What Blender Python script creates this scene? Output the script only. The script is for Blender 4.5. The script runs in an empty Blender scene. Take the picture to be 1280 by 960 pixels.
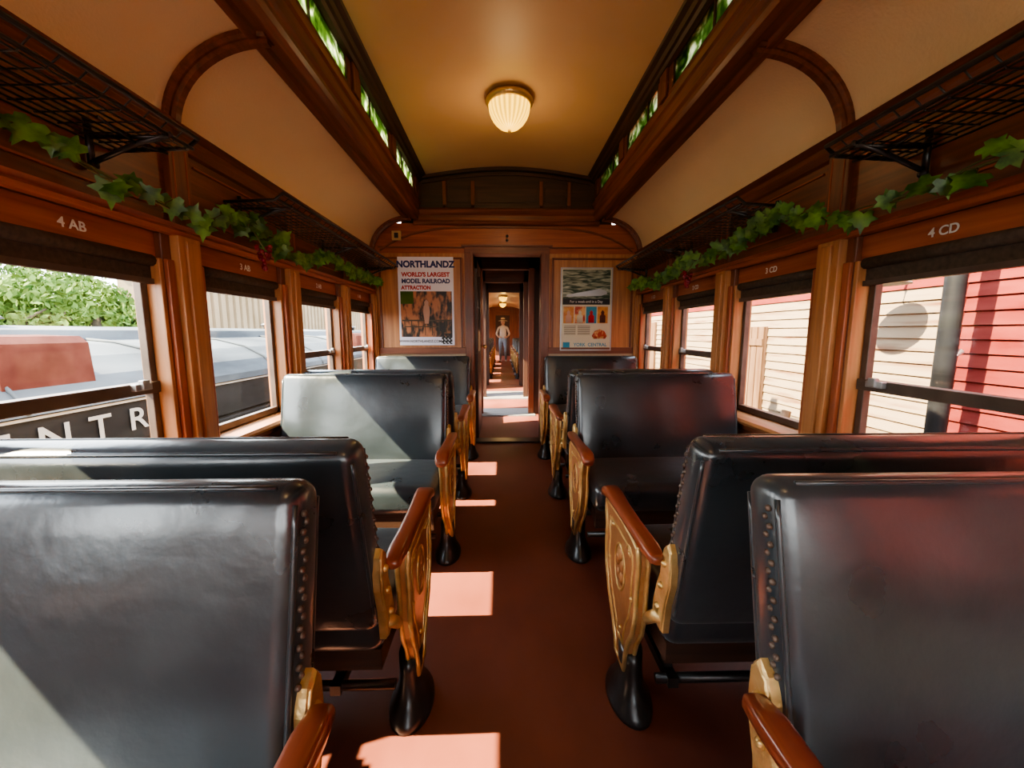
import bpy, bmesh, math, random
from mathutils import Vector, Matrix, Euler
random.seed(7)
scene=bpy.context.scene
col=scene.collection
pi=math.pi

# ---------------------------------------------------------------- materials
def newmat(name):
    m=bpy.data.materials.new(name); m.use_nodes=True
    nt=m.node_tree
    b=nt.nodes['Principled BSDF']
    return m,nt,b
def noisemat(name,c1,c2,rough=.5,metal=0,scale=(4,4,4),detail=5,bump=0.0,bscale=None,spec=.5,lo=.3,hi=.7,dist=0.0,coat=0,rough2=None,coatr=.03,sheen=0):
    m,nt,b=newmat(name)
    N=nt.nodes;L=nt.links
    tc=N.new('ShaderNodeTexCoord'); mp=N.new('ShaderNodeMapping'); mp.inputs['Scale'].default_value=scale
    L.new(tc.outputs['Object'],mp.inputs['Vector'])
    n=N.new('ShaderNodeTexNoise'); n.inputs['Scale'].default_value=1; n.inputs['Detail'].default_value=detail; n.inputs['Distortion'].default_value=dist
    L.new(mp.outputs[0],n.inputs['Vector'])
    r=N.new('ShaderNodeValToRGB'); r.color_ramp.elements[0].position=lo; r.color_ramp.elements[1].position=hi
    r.color_ramp.elements[0].color=(*c1,1); r.color_ramp.elements[1].color=(*c2,1)
    L.new(n.outputs['Fac'],r.inputs['Fac']); L.new(r.outputs['Color'],b.inputs['Base Color'])
    b.inputs['Roughness'].default_value=rough; b.inputs['Metallic'].default_value=metal
    b.inputs['Specular IOR Level'].default_value=spec
    b.inputs['Coat Weight'].default_value=coat; b.inputs['Coat Roughness'].default_value=coatr
    if sheen:
        b.inputs['Sheen Weight'].default_value=sheen; b.inputs['Sheen Roughness'].default_value=.6; b.inputs['Sheen Tint'].default_value=(.85,.95,1,1)
    if rough2 is not None:
        mr=N.new('ShaderNodeMapRange'); mr.inputs['To Min'].default_value=rough; mr.inputs['To Max'].default_value=rough2
        L.new(n.outputs['Fac'],mr.inputs['Value']); L.new(mr.outputs[0],b.inputs['Roughness'])
    if bump:
        bn=N.new('ShaderNodeBump'); bn.inputs['Strength'].default_value=bump; bn.inputs['Distance'].default_value=.01
        if bscale:
            n2=N.new('ShaderNodeTexNoise'); n2.inputs['Scale'].default_value=bscale; n2.inputs['Detail'].default_value=4
            L.new(tc.outputs['Object'],n2.inputs['Vector']); L.new(n2.outputs['Fac'],bn.inputs['Height'])
        else: L.new(n.outputs['Fac'],bn.inputs['Height'])
        L.new(bn.outputs[0],b.inputs['Normal'])
    return m
def wood(name,c1,c2,axis,rough=.42,coat=.08):
    s={'x':(2.0,38,38),'y':(38,2.0,38),'z':(38,38,2.0)}[axis]
    return noisemat(name,c1,c2,rough=rough,scale=s,detail=6,bump=.06,dist=.6,lo=.28,hi=.72,coat=coat,coatr=.2)
MAHO1,MAHO2=(.105,.031,.015),(.25,.080,.034)
RED1,RED2=(.25,.060,.024),(.44,.130,.050)
OAK1,OAK2=(.34,.135,.050),(.56,.255,.100)
DK1,DK2=(.030,.015,.010),(.075,.034,.020)
M={}
for ax in 'xyz':
    M['maho'+ax]=wood('mahogany_'+ax,MAHO1,MAHO2,ax)
    M['red'+ax]=wood('cherry_'+ax,RED1,RED2,ax)
    M['oak'+ax]=wood('oak_'+ax,OAK1,OAK2,ax)
    M['dark'+ax]=wood('dark_walnut_'+ax,DK1,DK2,ax,rough=.5)
M['armwood']=noisemat('polished_armrest_wood',(.18,.040,.018),(.34,.09,.04),rough=.28,scale=(30,3,30),detail=5,coat=.4,coatr=.12)
M['cream_hi']=noisemat('ceiling_paint_upper',(.58,.39,.225),(.66,.45,.265),rough=.42,scale=(1.5,1.5,1.5),bump=.05,bscale=14)
M['cream_lo']=noisemat('ceiling_paint_lower',(.80,.625,.41),(.86,.68,.45),rough=.6,scale=(2,2,2),bump=.15,bscale=90)
M['wains']=noisemat('wainscot_paint',(.46,.36,.22),(.54,.43,.28),rough=.55,scale=(2,2,2))
M['floor']=noisemat('red_linoleum',(.155,.046,.030),(.275,.088,.060),rough=.36,rough2=.58,scale=(2.2,1.4,2.2),detail=10,bump=.04,bscale=25,lo=.3,hi=.75)
M['leather']=noisemat('black_leather',(.008,.014,.020),(.022,.034,.043),rough=.20,rough2=.40,scale=(5,5,5),bump=.20,bscale=16,spec=.85,coat=.35,coatr=.18,sheen=.12)
M['gold']=noisemat('cast_brass',(.50,.33,.13),(.78,.57,.26),rough=.36,metal=.65,scale=(18,18,18),bump=.3,bscale=60)
M['ochre']=noisemat('painted_casting',(.34,.150,.060),(.50,.255,.105),rough=.36,metal=.3,scale=(10,10,10),bump=.1,bscale=50)
M['iron']=noisemat('black_iron',(.010,.010,.011),(.026,.025,.025),rough=.3,scale=(12,12,12),spec=.6)
M['bronze']=noisemat('dark_bronze_sash',(.08,.055,.042),(.14,.10,.078),rough=.4,metal=.2,scale=(9,9,9))
M['shade']=noisemat('roller_shade',(.05,.034,.024),(.09,.063,.043),rough=.8,scale=(3,60,60))
M['white']=noisemat('white_enamel',(.78,.78,.76),(.85,.85,.83),rough=.5)
M['extwhite']=noisemat('weathered_white_paint',(.32,.32,.31),(.42,.42,.40),rough=.7,spec=.15)
M['brass']=noisemat('polished_brass',(.62,.46,.24),(.74,.56,.32),rough=.3,metal=.7)
M['steel']=noisemat('steel',(.35,.35,.35),(.5,.5,.5),rough=.35,metal=.8)
M['leafv']=noisemat('ivy_leaf',(.022,.085,.012),(.15,.33,.055),rough=.42,scale=(22,22,22),lo=.35,hi=.68)
M['vine']=noisemat('vine_stem',(.08,.10,.03),(.16,.17,.06),rough=.7)
M['grape']=noisemat('red_grape',(.14,.006,.015),(.26,.018,.03),rough=.25)
M['tree']=noisemat('tree_foliage',(.03,.07,.012),(.17,.25,.06),rough=.8,scale=(1.5,1.5,1.5),spec=.1)
M['bark']=noisemat('bark',(.06,.045,.03),(.12,.09,.06),rough=.9)
M['ground']=noisemat('gravel',(.16,.14,.11),(.28,.25,.20),rough=.95,scale=(3,3,3),detail=9,spec=.1)
M['roofgrey']=noisemat('weathered_roof',(.028,.034,.040),(.125,.14,.15),rough=.75,scale=(.9,.4,1.8),detail=12,lo=.38,hi=.62,spec=.2)
M['carblack']=noisemat('railcar_black',(.006,.006,.007),(.020,.020,.022),rough=.6,scale=(2,2,6),detail=8,spec=.2)
M['rust']=noisemat('rusty_red',(.080,.024,.018),(.14,.052,.038),rough=.9,scale=(5,5,5),spec=.1)
M['tan']=noisemat('tan_metal',(.20,.150,.09),(.26,.20,.13),rough=.8,scale=(1,1,1),spec=.1)
M['sidered']=noisemat('red_siding',(.105,.014,.012),(.19,.040,.032),rough=.9,scale=(1,2,9),detail=7,spec=.08)
M['sidecream']=noisemat('faded_cream_siding',(.15,.075,.045),(.27,.205,.14),rough=.9,scale=(2,1.2,14),detail=8,lo=.28,hi=.48,spec=.08)
M['oldwood']=noisemat('weathered_boards',(.12,.062,.034),(.20,.12,.072),rough=.9,scale=(20,20,2),spec=.1)
M['rubber']=noisemat('rubber_mat',(.16,.15,.14),(.28,.27,.25),rough=.8,scale=(4,60,4))
M['jeans']=noisemat('denim',(.22,.32,.46),(.32,.42,.56),rough=.8,scale=(20,20,20))
M['shirt']=noisemat('cotton_shirt',(.62,.56,.52),(.72,.67,.62),rough=.8)
M['skin']=noisemat('skin',(.52,.30,.21),(.60,.37,.27),rough=.5)
M['hair']=noisemat('brown_hair',(.08,.04,.02),(.14,.075,.04),rough=.6,scale=(60,60,4))
M['straw']=noisemat('straw',(.68,.56,.38),(.80,.70,.52),rough=.8,scale=(50,50,50))
M['shoe']=noisemat('shoe',(.6,.58,.55),(.7,.68,.65),rough=.6)
M['black']=noisemat('black_ink',(.01,.01,.01),(.015,.015,.015),rough=.5)
M['blue']=noisemat('blue_ink',(.01,.02,.14),(.015,.03,.18),rough=.5)
M['redink']=noisemat('red_ink',(.45,.015,.02),(.5,.02,.03),rough=.5)
M['tealink']=noisemat('teal_ink',(.02,.22,.36),(.03,.26,.42),rough=.5)
M['paper']=noisemat('poster_paper',(.76,.76,.86),(.82,.82,.92),rough=.35)
M['paper2']=noisemat('aged_paper',(.58,.54,.40),(.64,.60,.45),rough=.35)
M['photo1']=noisemat('printed_canyon_photo',(.015,.012,.008),(.50,.20,.085),rough=.4,scale=(20,20,9),detail=8,lo=.44,hi=.60)
M['photo2']=noisemat('printed_train_photo',(.02,.045,.02),(.42,.44,.33),rough=.4,scale=(6,6,34),detail=5,lo=.44,hi=.66,dist=1)
M['photo3']=noisemat('printed_people_photo',(.42,.05,.02),(.72,.42,.16),rough=.4,scale=(26,26,18),detail=3,lo=.40,hi=.58)
M['photo4']=noisemat('printed_orange_photo',(.50,.16,.03),(.70,.38,.10),rough=.4,scale=(20,20,20))

def glassmat(name,refl=.06,tint=(1,1,1)):
    m=bpy.data.materials.new(name); m.use_nodes=True; nt=m.node_tree; nt.nodes.clear()
    o=nt.nodes.new('ShaderNodeOutputMaterial'); t=nt.nodes.new('ShaderNodeBsdfTransparent'); g=nt.nodes.new('ShaderNodeBsdfGlossy')
    t.inputs[0].default_value=(*tint,1); g.inputs['Roughness'].default_value=.03
    mx=nt.nodes.new('ShaderNodeMixShader'); mx.inputs[0].default_value=refl
    nt.links.new(t.outputs[0],mx.inputs[1]); nt.links.new(g.outputs[0],mx.inputs[2]); nt.links.new(mx.outputs[0],o.inputs[0])
    return m
M['glass']=glassmat('window_glass',.02,(.97,.98,.97))
def artglass():
    m=bpy.data.materials.new('green_art_glass'); m.use_nodes=True; nt=m.node_tree; N=nt.nodes;L=nt.links;N.clear()
    o=N.new('ShaderNodeOutputMaterial'); t=N.new('ShaderNodeBsdfTransparent'); d=N.new('ShaderNodeBsdfTranslucent')
    tc=N.new('ShaderNodeTexCoord'); n=N.new('ShaderNodeTexNoise'); n.inputs['Scale'].default_value=9; n.inputs['Detail'].default_value=5; n.inputs['Distortion'].default_value=1.2
    r=N.new('ShaderNodeValToRGB'); e=r.color_ramp.elements
    e[0].position=.34; e[0].color=(.035,.065,.018,1); e[1].position=.64; e[1].color=(.48,.52,.38,1)
    k=e.new(.50); k.color=(.13,.19,.075,1)
    L.new(tc.outputs['Object'],n.inputs['Vector']); L.new(n.outputs['Fac'],r.inputs[0]); L.new(r.outputs[0],d.inputs[0]); L.new(r.outputs[0],t.inputs[0])
    mx=N.new('ShaderNodeMixShader'); mx.inputs[0].default_value=.6
    L.new(t.outputs[0],mx.inputs[1]); L.new(d.outputs[0],mx.inputs[2]); L.new(mx.outputs[0],o.inputs[0])
    return m
M['artglass']=artglass()
def lampglass():
    # ribbed amber glass: ribs modelled, and their shading painted in as dimmer glow between them
    m,nt,b=newmat('ribbed_lamp_glass'); N=nt.nodes;L=nt.links
    b.inputs['Base Color'].default_value=(.50,.32,.04,1); b.inputs['Roughness'].default_value=.3
    tc=N.new('ShaderNodeTexCoord'); sp=N.new('ShaderNodeSeparateXYZ'); L.new(tc.outputs['Object'],sp.inputs[0])
    at=N.new('ShaderNodeMath'); at.operation='ARCTAN2'; L.new(sp.outputs['Y'],at.inputs[0]); L.new(sp.outputs['X'],at.inputs[1])
    mu=N.new('ShaderNodeMath'); mu.operation='MULTIPLY'; mu.inputs[1].default_value=24; L.new(at.outputs[0],mu.inputs[0])
    co=N.new('ShaderNodeMath'); co.operation='COSINE'; L.new(mu.outputs[0],co.inputs[0])
    mr=N.new('ShaderNodeMapRange'); mr.inputs['From Min'].default_value=-1; mr.inputs['To Min'].default_value=2.6; mr.inputs['To Max'].default_value=1.1; L.new(co.outputs[0],mr.inputs['Value'])
    b.inputs['Emission Color'].default_value=(1,.56,.035,1); L.new(mr.outputs[0],b.inputs['Emission Strength'])
    return m
M['lampglass']=lampglass()

# ---------------------------------------------------------------- mesh builder
class MB:
    def __init__(s): s.v=[];s.f=[];s.m=[];s.sm=[];s.mats=[]
    def mi(s,mat):
        if mat not in s.mats: s.mats.append(mat)
        return s.mats.index(mat)
    def add(s,vs,fs,mat,smooth=False,mx=None):
        o=len(s.v); i=s.mi(mat)
        for p in vs:
            p=Vector(p)
            if mx is not None: p=mx@p
            s.v.append(p)
        for f in fs: s.f.append([o+k for k in f]); s.m.append(i); s.sm.append(smooth)
    def box(s,x0,x1,y0,y1,z0,z1,mat,mx=None):
        if x0>x1:x0,x1=x1,x0
        if y0>y1:y0,y1=y1,y0
        if z0>z1:z0,z1=z1,z0
        vs=[(x0,y0,z0),(x1,y0,z0),(x1,y1,z0),(x0,y1,z0),(x0,y0,z1),(x1,y0,z1),(x1,y1,z1),(x0,y1,z1)]
        s.add(vs,[(0,3,2,1),(4,5,6,7),(0,1,5,4),(1,2,6,5),(2,3,7,6),(3,0,4,7)],mat,False,mx)
    def loft(s,secs,mat,smooth=True,cap=True,closed=True,mx=None):
        n=len(secs[0]); vs=[p for sec in secs for p in sec]; fs=[]
        for i in range(len(secs)-1):
            for j in range(n if closed else n-1):
                a=i*n+j;b=i*n+(j+1)%n
                fs.append((a,b,b+n,a+n))
        if cap:
            fs.append(tuple(reversed(range(n)))); fs.append(tuple((len(secs)-1)*n+k for k in range(n)))
        s.add(vs,fs,mat,smooth,mx)
    def prof_y(s,pts,y0,y1,mat,smooth=False,closed=True,cap=True):
        s.loft([[(x,y0,z) for x,z in pts],[(x,y1,z) for x,z in pts]],mat,smooth,cap,closed)
    def prof_x(s,pts,x0,x1,mat,smooth=False,mx=None):
        s.loft([[(x0,y,z) for y,z in pts],[(x1,y,z) for y,z in pts]],mat,smooth,True,True,mx)
    def tube(s,path,r,mat,n=8,mx=None,closed=False,smooth=True):
        P=[Vector(p) for p in path]; secs=[]
        k=len(P)
        for i,p in enumerate(P):
            if closed: d=P[(i+1)%k]-P[i-1]
            else: d=P[min(i+1,k-1)]-P[max(i-1,0)]
            if d.length<1e-9: d=Vector((0,0,1))
            d.normalize()
            up=Vector((0,0,1)) if abs(d.z)<.9 else Vector((1,0,0))
            a=d.cross(up).normalized(); b=a.cross(d)
            rr=r[i] if isinstance(r,(list,tuple)) else r
            secs.append([p+(a*math.cos(2*pi*j/n)+b*math.sin(2*pi*j/n))*rr for j in range(n)])
        if closed: secs.append(secs[0])
        s.loft(secs,mat,smooth,not closed,True,mx)
    def tube_x(s,path,r,mat,n=8,mx=None,closed=False):
        P=[Vector(p) for p in path]; secs=[];k=len(P);a=Vector((1,0,0))
        for i,p in enumerate(P):
            d=(P[(i+1)%k]-P[i-1]) if closed else P[min(i+1,k-1)]-P[max(i-1,0)]
            d.normalize(); b=a.cross(d).normalized()
            secs.append([p+(a*math.cos(2*pi*j/n)+b*math.sin(2*pi*j/n))*r for j in range(n)])
        if closed: secs.append(secs[0])
        s.loft(secs,mat,True,not closed,True,mx)
    def ball(s,c,r,mat,n=8,m=6,sc=(1,1,1),mx=None):
        vs=[];fs=[]
        c=Vector(c)
        for i in range(m+1):
            th=pi*i/m
            for j in range(n):
                ph=2*pi*j/n
                vs.append(c+Vector((r*sc[0]*math.sin(th)*math.cos(ph),r*sc[1]*math.sin(th)*math.sin(ph),r*sc[2]*math.cos(th))))
        for i in range(m):
            for j in range(n):
                a=i*n+j;b=i*n+(j+1)%n
                fs.append((a,a+n,b+n,b))
        s.add(vs,fs,mat,True,mx)
    def rev(s,prof,mat,c=(0,0,0),n=32,sx=1,sy=1,rib=0,ribn=0,mx=None):
        secs=[]
        for r,z in prof:
            secs.append([(c[0]+sx*r*(1+rib*abs(math.sin(ribn*pi*j/n)))*math.cos(2*pi*j/n),c[1]+sy*r*(1+rib*abs(math.sin(ribn*pi*j/n)))*math.sin(2*pi*j/n),c[2]+z) for j in range(n)])
        s.loft(secs,mat,True,True,True,mx)
    def rbox(s,h,r,mat,mx=None,bulge=0,axis=1,div=8):
        ax=[]
        for k in range(3):
            rr=min(r,h[k]*.99); L=[-h[k],-h[k]+rr*.3,-h[k]+rr*.65]
            nn=div if h[k]>.1 else 2
            L+=[(-h[k]+rr)+(2*(h[k]-rr))*i/nn for i in range(nn+1)]
            L+=[h[k]-rr*.65,h[k]-rr*.3,h[k]]; ax.append(L)
        d={};vs=[];fs=[]
        def V(p):
            key=tuple(round(q,6) for q in p)
            if key not in d:
                P=Vector(p); I=Vector([max(-(h[k]-min(r,h[k]*.99)),min(h[k]-min(r,h[k]*.99),P[k])) for k in range(3)])
                D=P-I
                if D.length>1e-9: P=I+D.normalized()*r
                if bulge:
                    w=1
                    for k in range(3):
                        if k!=axis: w*=(1-abs(p[k]/h[k])**3)
                    P[axis]+=bulge*w*(1 if p[axis]>0 else -1)*min(1,abs(p[axis])/h[axis])
                d[key]=len(vs); vs.append(P)
            return d[key]
        for k in range(3):
            a,b=(k+1)%3,(k+2)%3
            for sg in (-1,1):
                for i in range(len(ax[a])-1):
                    for j in range(len(ax[b])-1):
                        q=[]
                        for (ii,jj) in ((i,j),(i+1,j),(i+1,j+1),(i,j+1)):
                            p=[0,0,0];p[k]=sg*h[k];p[a]=ax[a][ii];p[b]=ax[b][jj];q.append(V(p))
                        if sg<0:q.reverse()
                        fs.append(tuple(q))
        s.add(vs,fs,mat,True,mx)
    def mesh(s,name):
        me=bpy.data.meshes.new(name); me.from_pydata([tuple(p) for p in s.v],[],s.f)
        for m in s.mats: me.materials.append(m)
        me.polygons.foreach_set('material_index',s.m); me.polygons.foreach_set('use_smooth',s.sm)
        me.update()
        bm=bmesh.new(); bm.from_mesh(me); bmesh.ops.recalc_face_normals(bm,faces=bm.faces); bm.to_mesh(me); bm.free()
        return me
    def obj(s,name,parent=None,bevel=0,loc=None):
        o=bpy.data.objects.new(name,s.mesh(name)); col.objects.link(o)
        if parent: o.parent=parent
        if loc: o.location=loc
        if bevel:
            b=o.modifiers.new('bevel','BEVEL'); b.width=bevel; b.segments=2; b.limit_method='ANGLE'; b.angle_limit=math.radians(50)
        return o
def empty(name,loc=(0,0,0),rot=0,parent=None):
    e=bpy.data.objects.new(name,None); col.objects.link(e); e.location=loc; e.rotation_euler=(0,0,rot); e.empty_display_size=.2
    if parent: e.parent=parent
    return e
def text(body,size,loc,rot,mat,name,parent=None,align='CENTER',sx=1,ext=.0006,bold=0):
    c=bpy.data.curves.new(name,'FONT'); c.body=body; c.size=size; c.align_x=align; c.align_y='CENTER'; c.extrude=ext; c.offset=bold
    c.materials.append(mat)
    o=bpy.data.objects.new(name,c); col.objects.link(o); o.location=loc; o.rotation_euler=rot; o.scale=(sx,1,1)
    if parent:o.parent=parent
    return o

# ---------------------------------------------------------------- layout
HW=1.36; YE=4.2; YB=-3.3
POSTS=[1.72+.84*k for k in range(-6,3)]   # up to 3.40
WINS=[]
for a,b in zip(POSTS,POSTS[1:]): WINS.append((a+.10,b-.10))
WINS.append((POSTS[-1]+.10,4.12))
WINS.insert(0,(YB+.08,POSTS[0]-.10))
WINS=[w for w in WINS if w[1]-w[0]>.1]

def side_wall(s,y0,y1,posts,name):
    b=MB(); X=lambda x:s*x
    b.box(X(1.36),X(1.48),y0,y1,0,.66,M['wains'])
    b.box(X(1.345),X(1.36),y0,y1,0,.12,M['mahoy'])
    b.box(X(1.345),X(1.36),y0,y1,.56,.62,M['mahoy'])
    b.box(X(1.36),X(1.48),y0,y1,1.56,2.02,M['mahoy'])
    b.box(X(1.385),X(1.47),y0,y1,1.46,1.56,M['redy'])
    for p in posts:
        b.box(X(1.36),X(1.48),p-.10,p+.10,.66,1.56,M['mahoz'])
    for ye in (y0,y1):
        b.box(X(1.36),X(1.48),ye-.08 if ye==y1 else ye,ye if ye==y1 else ye+.08,.66,1.56,M['mahoz'])
    return b.obj(name,bevel=.004)
side_wall(-1,YB,YE,POSTS,'wall_left'); side_wall(1,YB,YE,POSTS,'wall_right')
tn=[0]
def trim():
    tn[0]+=1; return 'trim_%d'%tn[0]
for s in (-1,1):
    X=lambda x:s*x
    b=MB()   # sill
    b.prof_y([(X(1.48),.655),(X(1.315),.655),(X(1.305),.67),(X(1.315),.685),(X(1.48),.705)],YB,YE-.001,M['oaky'])
    b.box(X(1.335),X(1.36),YB,YE,.625,.655,M['mahoy'])
    b.obj(trim(),bevel=.003)
    b=MB()   # moulding above windows and cornice
    b.prof_y([(X(1.36),1.555),(X(1.34),1.56),(X(1.33),1.575),(X(1.34),1.585),(X(1.325),1.60),(X(1.36),1.61)],YB,YE,M['redy'])
    b.prof_y([(X(1.36),1.90),(X(1.345),1.91),(X(1.33),1.94),(X(1.335),1.965),(X(1.30),1.985),(X(1.36),2.0)],YB,YE,M['mahoy'])
    for (a,c) in WINS:
        for z in (1.655,1.865): b.box(X(1.352),X(1.362),a+.0,c-.0,z-.004,z+.004,M['redy'])
    b.obj(trim(),bevel=.002)
    b=MB()   # pilasters
    for p in POSTS[1:]+[4.15]:
        w=.058 if p<4 else .045
        b.box(X(1.325),X(1.362),p-w,p+w,.70,1.558,M['oakz'])
        b.box(X(1.315),X(1.33),p-w*.45,p+w*.45,.72,1.54,M['oakz'])
        b.box(X(1.335),X(1.362),p-w*.9,p+w*.9,1.60,1.93,M['mahoz'])
        for q in (-.55,.55): b.box(X(1.331),X(1.337),p+w*q-.003,p+w*q+.003,1.63,1.90,M['redz'])
        b.box(X(1.345),X(1.362),p-.096,p-w-.004,.70,1.46,M['redz']); b.box(X(1.345),X(1.362),p+w+.004,p+.096,.70,1.46,M['redz'])
    b.obj(trim(),bevel=.004)

# windows
wn=0
for s in (-1,1):
    for i,(a,c) in enumerate(WINS):
        wn+=1; X=lambda x:s*x
        root=empty('window_%d'%wn)
        b=MB()
        b.box(X(1.36),X(1.47),a,a+.018,.70,1.46,M['oakz']); b.box(X(1.36),X(1.47),c-.018,c,.70,1.46,M['oakz'])
        b.obj('jamb',root,bevel=.003)
        b=MB(); w=.028; A=a+.018; C=c-.018
        b.box(X(1.415),X(1.445),A,A+w,.70,1.46,M['bronze']); b.box(X(1.415),X(1.445),C-w,C,.70,1.46,M['bronze'])
        b.box(X(1.415),X(1.445),A,C,.70,.735,M['bronze']); b.box(X(1.415),X(1.445),A,C,1.448,1.46,M['bronze'])
        rail = not (1.75<a<2.0)
        if rail:
            z=.968 if a<1.75 else 1.02
            b.box(X(1.405),X(1.45),A,C,z-.022,z+.022,M['bronze'])
            b.box(X(1.385),X(1.41),C-.13,C-.06,z-.004,z+.022,M['steel']); b.box(X(1.375),X(1.395),C-.11,C-.08,z+.0,z+.035,M['steel'])
        b.obj('sash',root,bevel=.003)
        b=MB(); b.box(X(1.428),X(1.431),A+.005,C-.005,.72,1.455,M['glass']); b.obj('glass',root)
        if not (s<0 and a<.5):   # left-hand windows further back have no blind
            b=MB(); zb=1.362
            b.box(X(1.395),X(1.405),A,C,zb+.013,1.47,M['shade']); b.tube([(X(1.39),A,1.45),(X(1.39),C,1.45)],.022,M['shade'],10)
            b.box(X(1.385),X(1.408),A,C,zb,zb+.02,M['bronze'])
            b.obj('roller_shade',root)
        rt=(pi/2,0,pi/2) if s<0 else (pi/2,0,-pi/2)
        lab={-1:'AB',1:'CD'}[s]
        num=4-int(round((a-.98)/.84))
        text('%d %s'%(num,lab),.042,(X(1.381),(a+c)/2+.02,1.508),rt,M['white'],'number_label',root,bold=.0008)

# floor
b=MB(); b.box(-1.48,1.48,YB,YE+.15,-.08,0,M['floor']); b.obj('floor')
b=MB(); b.box(-.35,.35,YE-.03,YE+.13,0,.018,M['iron']); b.obj(trim(),bevel=.004)

# ceilings
b=MB()
NA=20
arc=[(-.83+1.66*i/NA, 2.70+.085*math.cos((i/NA-.5)*pi)) for i in range(NA+1)]
b.loft([[(x,y,z) for x,z in arc] for y in (YB,YE)],M['cream_hi'],True,False,False)
b.loft([[(x,y,z+.05) for x,z in arc] for y in (YB,YE)],M['darky'],True,False,False)
for s in (-1,1):
    q=[(s*(.95+.41*math.cos(t*pi/2/14)),1.97+.345*math.sin(t*pi/2/14)) for t in range(15)]
    b.loft([[(x,y,z) for x,z in q] for y in (YB,YE)],M['cream_lo'],True,False,False)
    b.loft([[(x*1.03,y,z+.04) for x,z in q] for y in (YB,YE)],M['darky'],True,False,False)
b.obj('ceiling')
# clerestory
CW=[(1.76+.81*k,2.36+.81*k) for k in range(-6,3)]
for s in (-1,1):
    X=lambda x:s*x
    b=MB()
    b.prof_y([(X(1.035),2.30),(X(1.02),2.285),(X(.985),2.285),(X(.975),2.30),(X(.93),2.30),(X(.92),2.285),(X(.885),2.29),(X(.875),2.31),(X(.875),2.33),(X(.862),2.345),(X(.862),2.37),(X(.875),2.38),(X(.875),2.42),(X(.862),2.43),(X(.855),2.455),(X(.875),2.475),(X(.88),2.49),(X(1.035),2.49)],YB,YE,M['mahoy'])
    b.obj(trim(),bevel=.002)
    b=MB()
    b.box(X(.88),X(.93),YB,YE,2.48,2.51,M['mahoy']); b.box(X(.88),X(.93),YB,YE,2.645,2.80,M['darky'])
    e=[YB]+[v for w in CW for v in w]+[YE]
    for i in range(0,len(e),2): b.box(X(.88),X(.93),e[i],e[i+1],2.51,2.645,M['mahoz'])
    for i in range(0,len(e),2):
        m=(e[i]+e[i+1])/2; b.box(X(.866),X(.88),m-.05,m+.05,2.50,2.65,M['mahoz'])
    b.obj('wall_clerestory_'+('left' if s<0 else 'right'),bevel=.003)
    b=MB()
    b.prof_y([(X(.885),2.64),(X(.86),2.645),(X(.85),2.66),(X(.835),2.665),(X(.825),2.685),(X(.80),2.695),(X(.79),2.712),(X(.885),2.76)],YB,YE,M['darky'])
    b.obj(trim(),bevel=.002)
    for (a,c) in CW:
        wn+=1
        root=empty('window_%d'%wn)
        b=MB(); b.box(X(.890),X(.893),a,c,2.51,2.645,M['artglass']); b.obj('art_glass',root)
        b=MB()
        for yy in (a,c-.012,a+.17,): b.box(X(.882),X(.900),yy,yy+.012,2.51,2.645,M['darkz'])
        b.box(X(.882),X(.900),a,c,2.51,2.517,M['darky']); b.box(X(.882),X(.900),a,c,2.638,2.645,M['darky'])
        b.obj('glazing_bars',root)
# ribs
for yc in (-.80,1.72,4.15):
    for s in (-1,1):
        b=MB(); secs=[]
        for t in range(17):
            an=t*pi/2/16; ca,sa=math.cos(an),math.sin(an)
            def P(off,y): return (s*(.95+(.41-off)*ca),y,1.965+(.345-off)*sa)
            h=.038
            secs.append([P(-.005,yc-h),P(.012,yc-h),P(.02,yc-h*.7),P(.02,yc-h*.45),P(.036,yc-h*.35),P(.036,yc+h*.35),P(.02,yc+h*.45),P(.02,yc+h*.7),P(.012,yc+h),P(-.005,yc+h)])
        b.loft(secs,M['mahoy'],False)
        b.obj(trim())

# far end wall
b=MB()
T=.12
for s in (-1,1):
    b.box(s*.35,s*1.48,YE,YE+T,0,.98,M['wains']); b.box(s*.35,s*1.48,YE,YE+T,.98,1.97,M['oakz'])
b.box(-1.48,1.48,YE,YE+T,1.97,2.26,M['redx'])
b.box(-1.06,1.06,YE,YE+T,2.26,2.84,M['darkx'])
b.obj('wall_far')
b=MB()
for s in (-1,1):
    b.box(s*.345,s*.43,YE-.025,YE+T+.02,0,2.0,M['mahoz']); b.box(s*.345,s*.375,YE-.04,YE,0,1.98,M['mahoz'])
    for (x0,x1) in ((.46,1.30),):
        for xx in (x0,x1-.02): b.box(s*xx,s*(xx+.02),YE-.014,YE,1.02,1.93,M['mahoz'])
        b.box(s*x0,s*x1,YE-.014,YE,1.91,1.93,M['mahox']); 
    b.box(s*.43,s*1.36,YE-.03,YE,.955,1.02,M['mahox']); b.box(s*.43,s*1.36,YE-.02,YE,0,.14,M['mahox'])
    b.box(s*.445,s*.455,YE-.01,YE,1.03,1.92,M['redz'])
b.box(-.43,.43,YE-.026,YE+T+.02,1.96,2.04,M['mahox']); b.box(-.46,.46,YE-.04,YE,2.03,2.05,M['mahox'])
b.prof_x([(YE,2.24),(YE-.03,2.245),(YE-.045,2.265),(YE-.03,2.285),(YE-.03,2.33),(YE-.05,2.345),(YE-.07,2.375),(YE-.05,2.395),(YE,2.40)],-.93,.93,M['mahox'])
b.box(-1.3,1.3,YE-.012,YE,2.02,2.035,M['mahox'])
secs=[]
for i in range(25):
    x=-1.28+2.56*i/24; z=2.215-.23*(abs(x)/1.28)**4
    secs.append([(x,YE-.018,z),(x,YE-.018,z+.02),(x,YE,z+.02),(x,YE,z)])
b.loft(secs,M['mahox'],False)
b.obj(trim(),bevel=.003)
b=MB()
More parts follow.
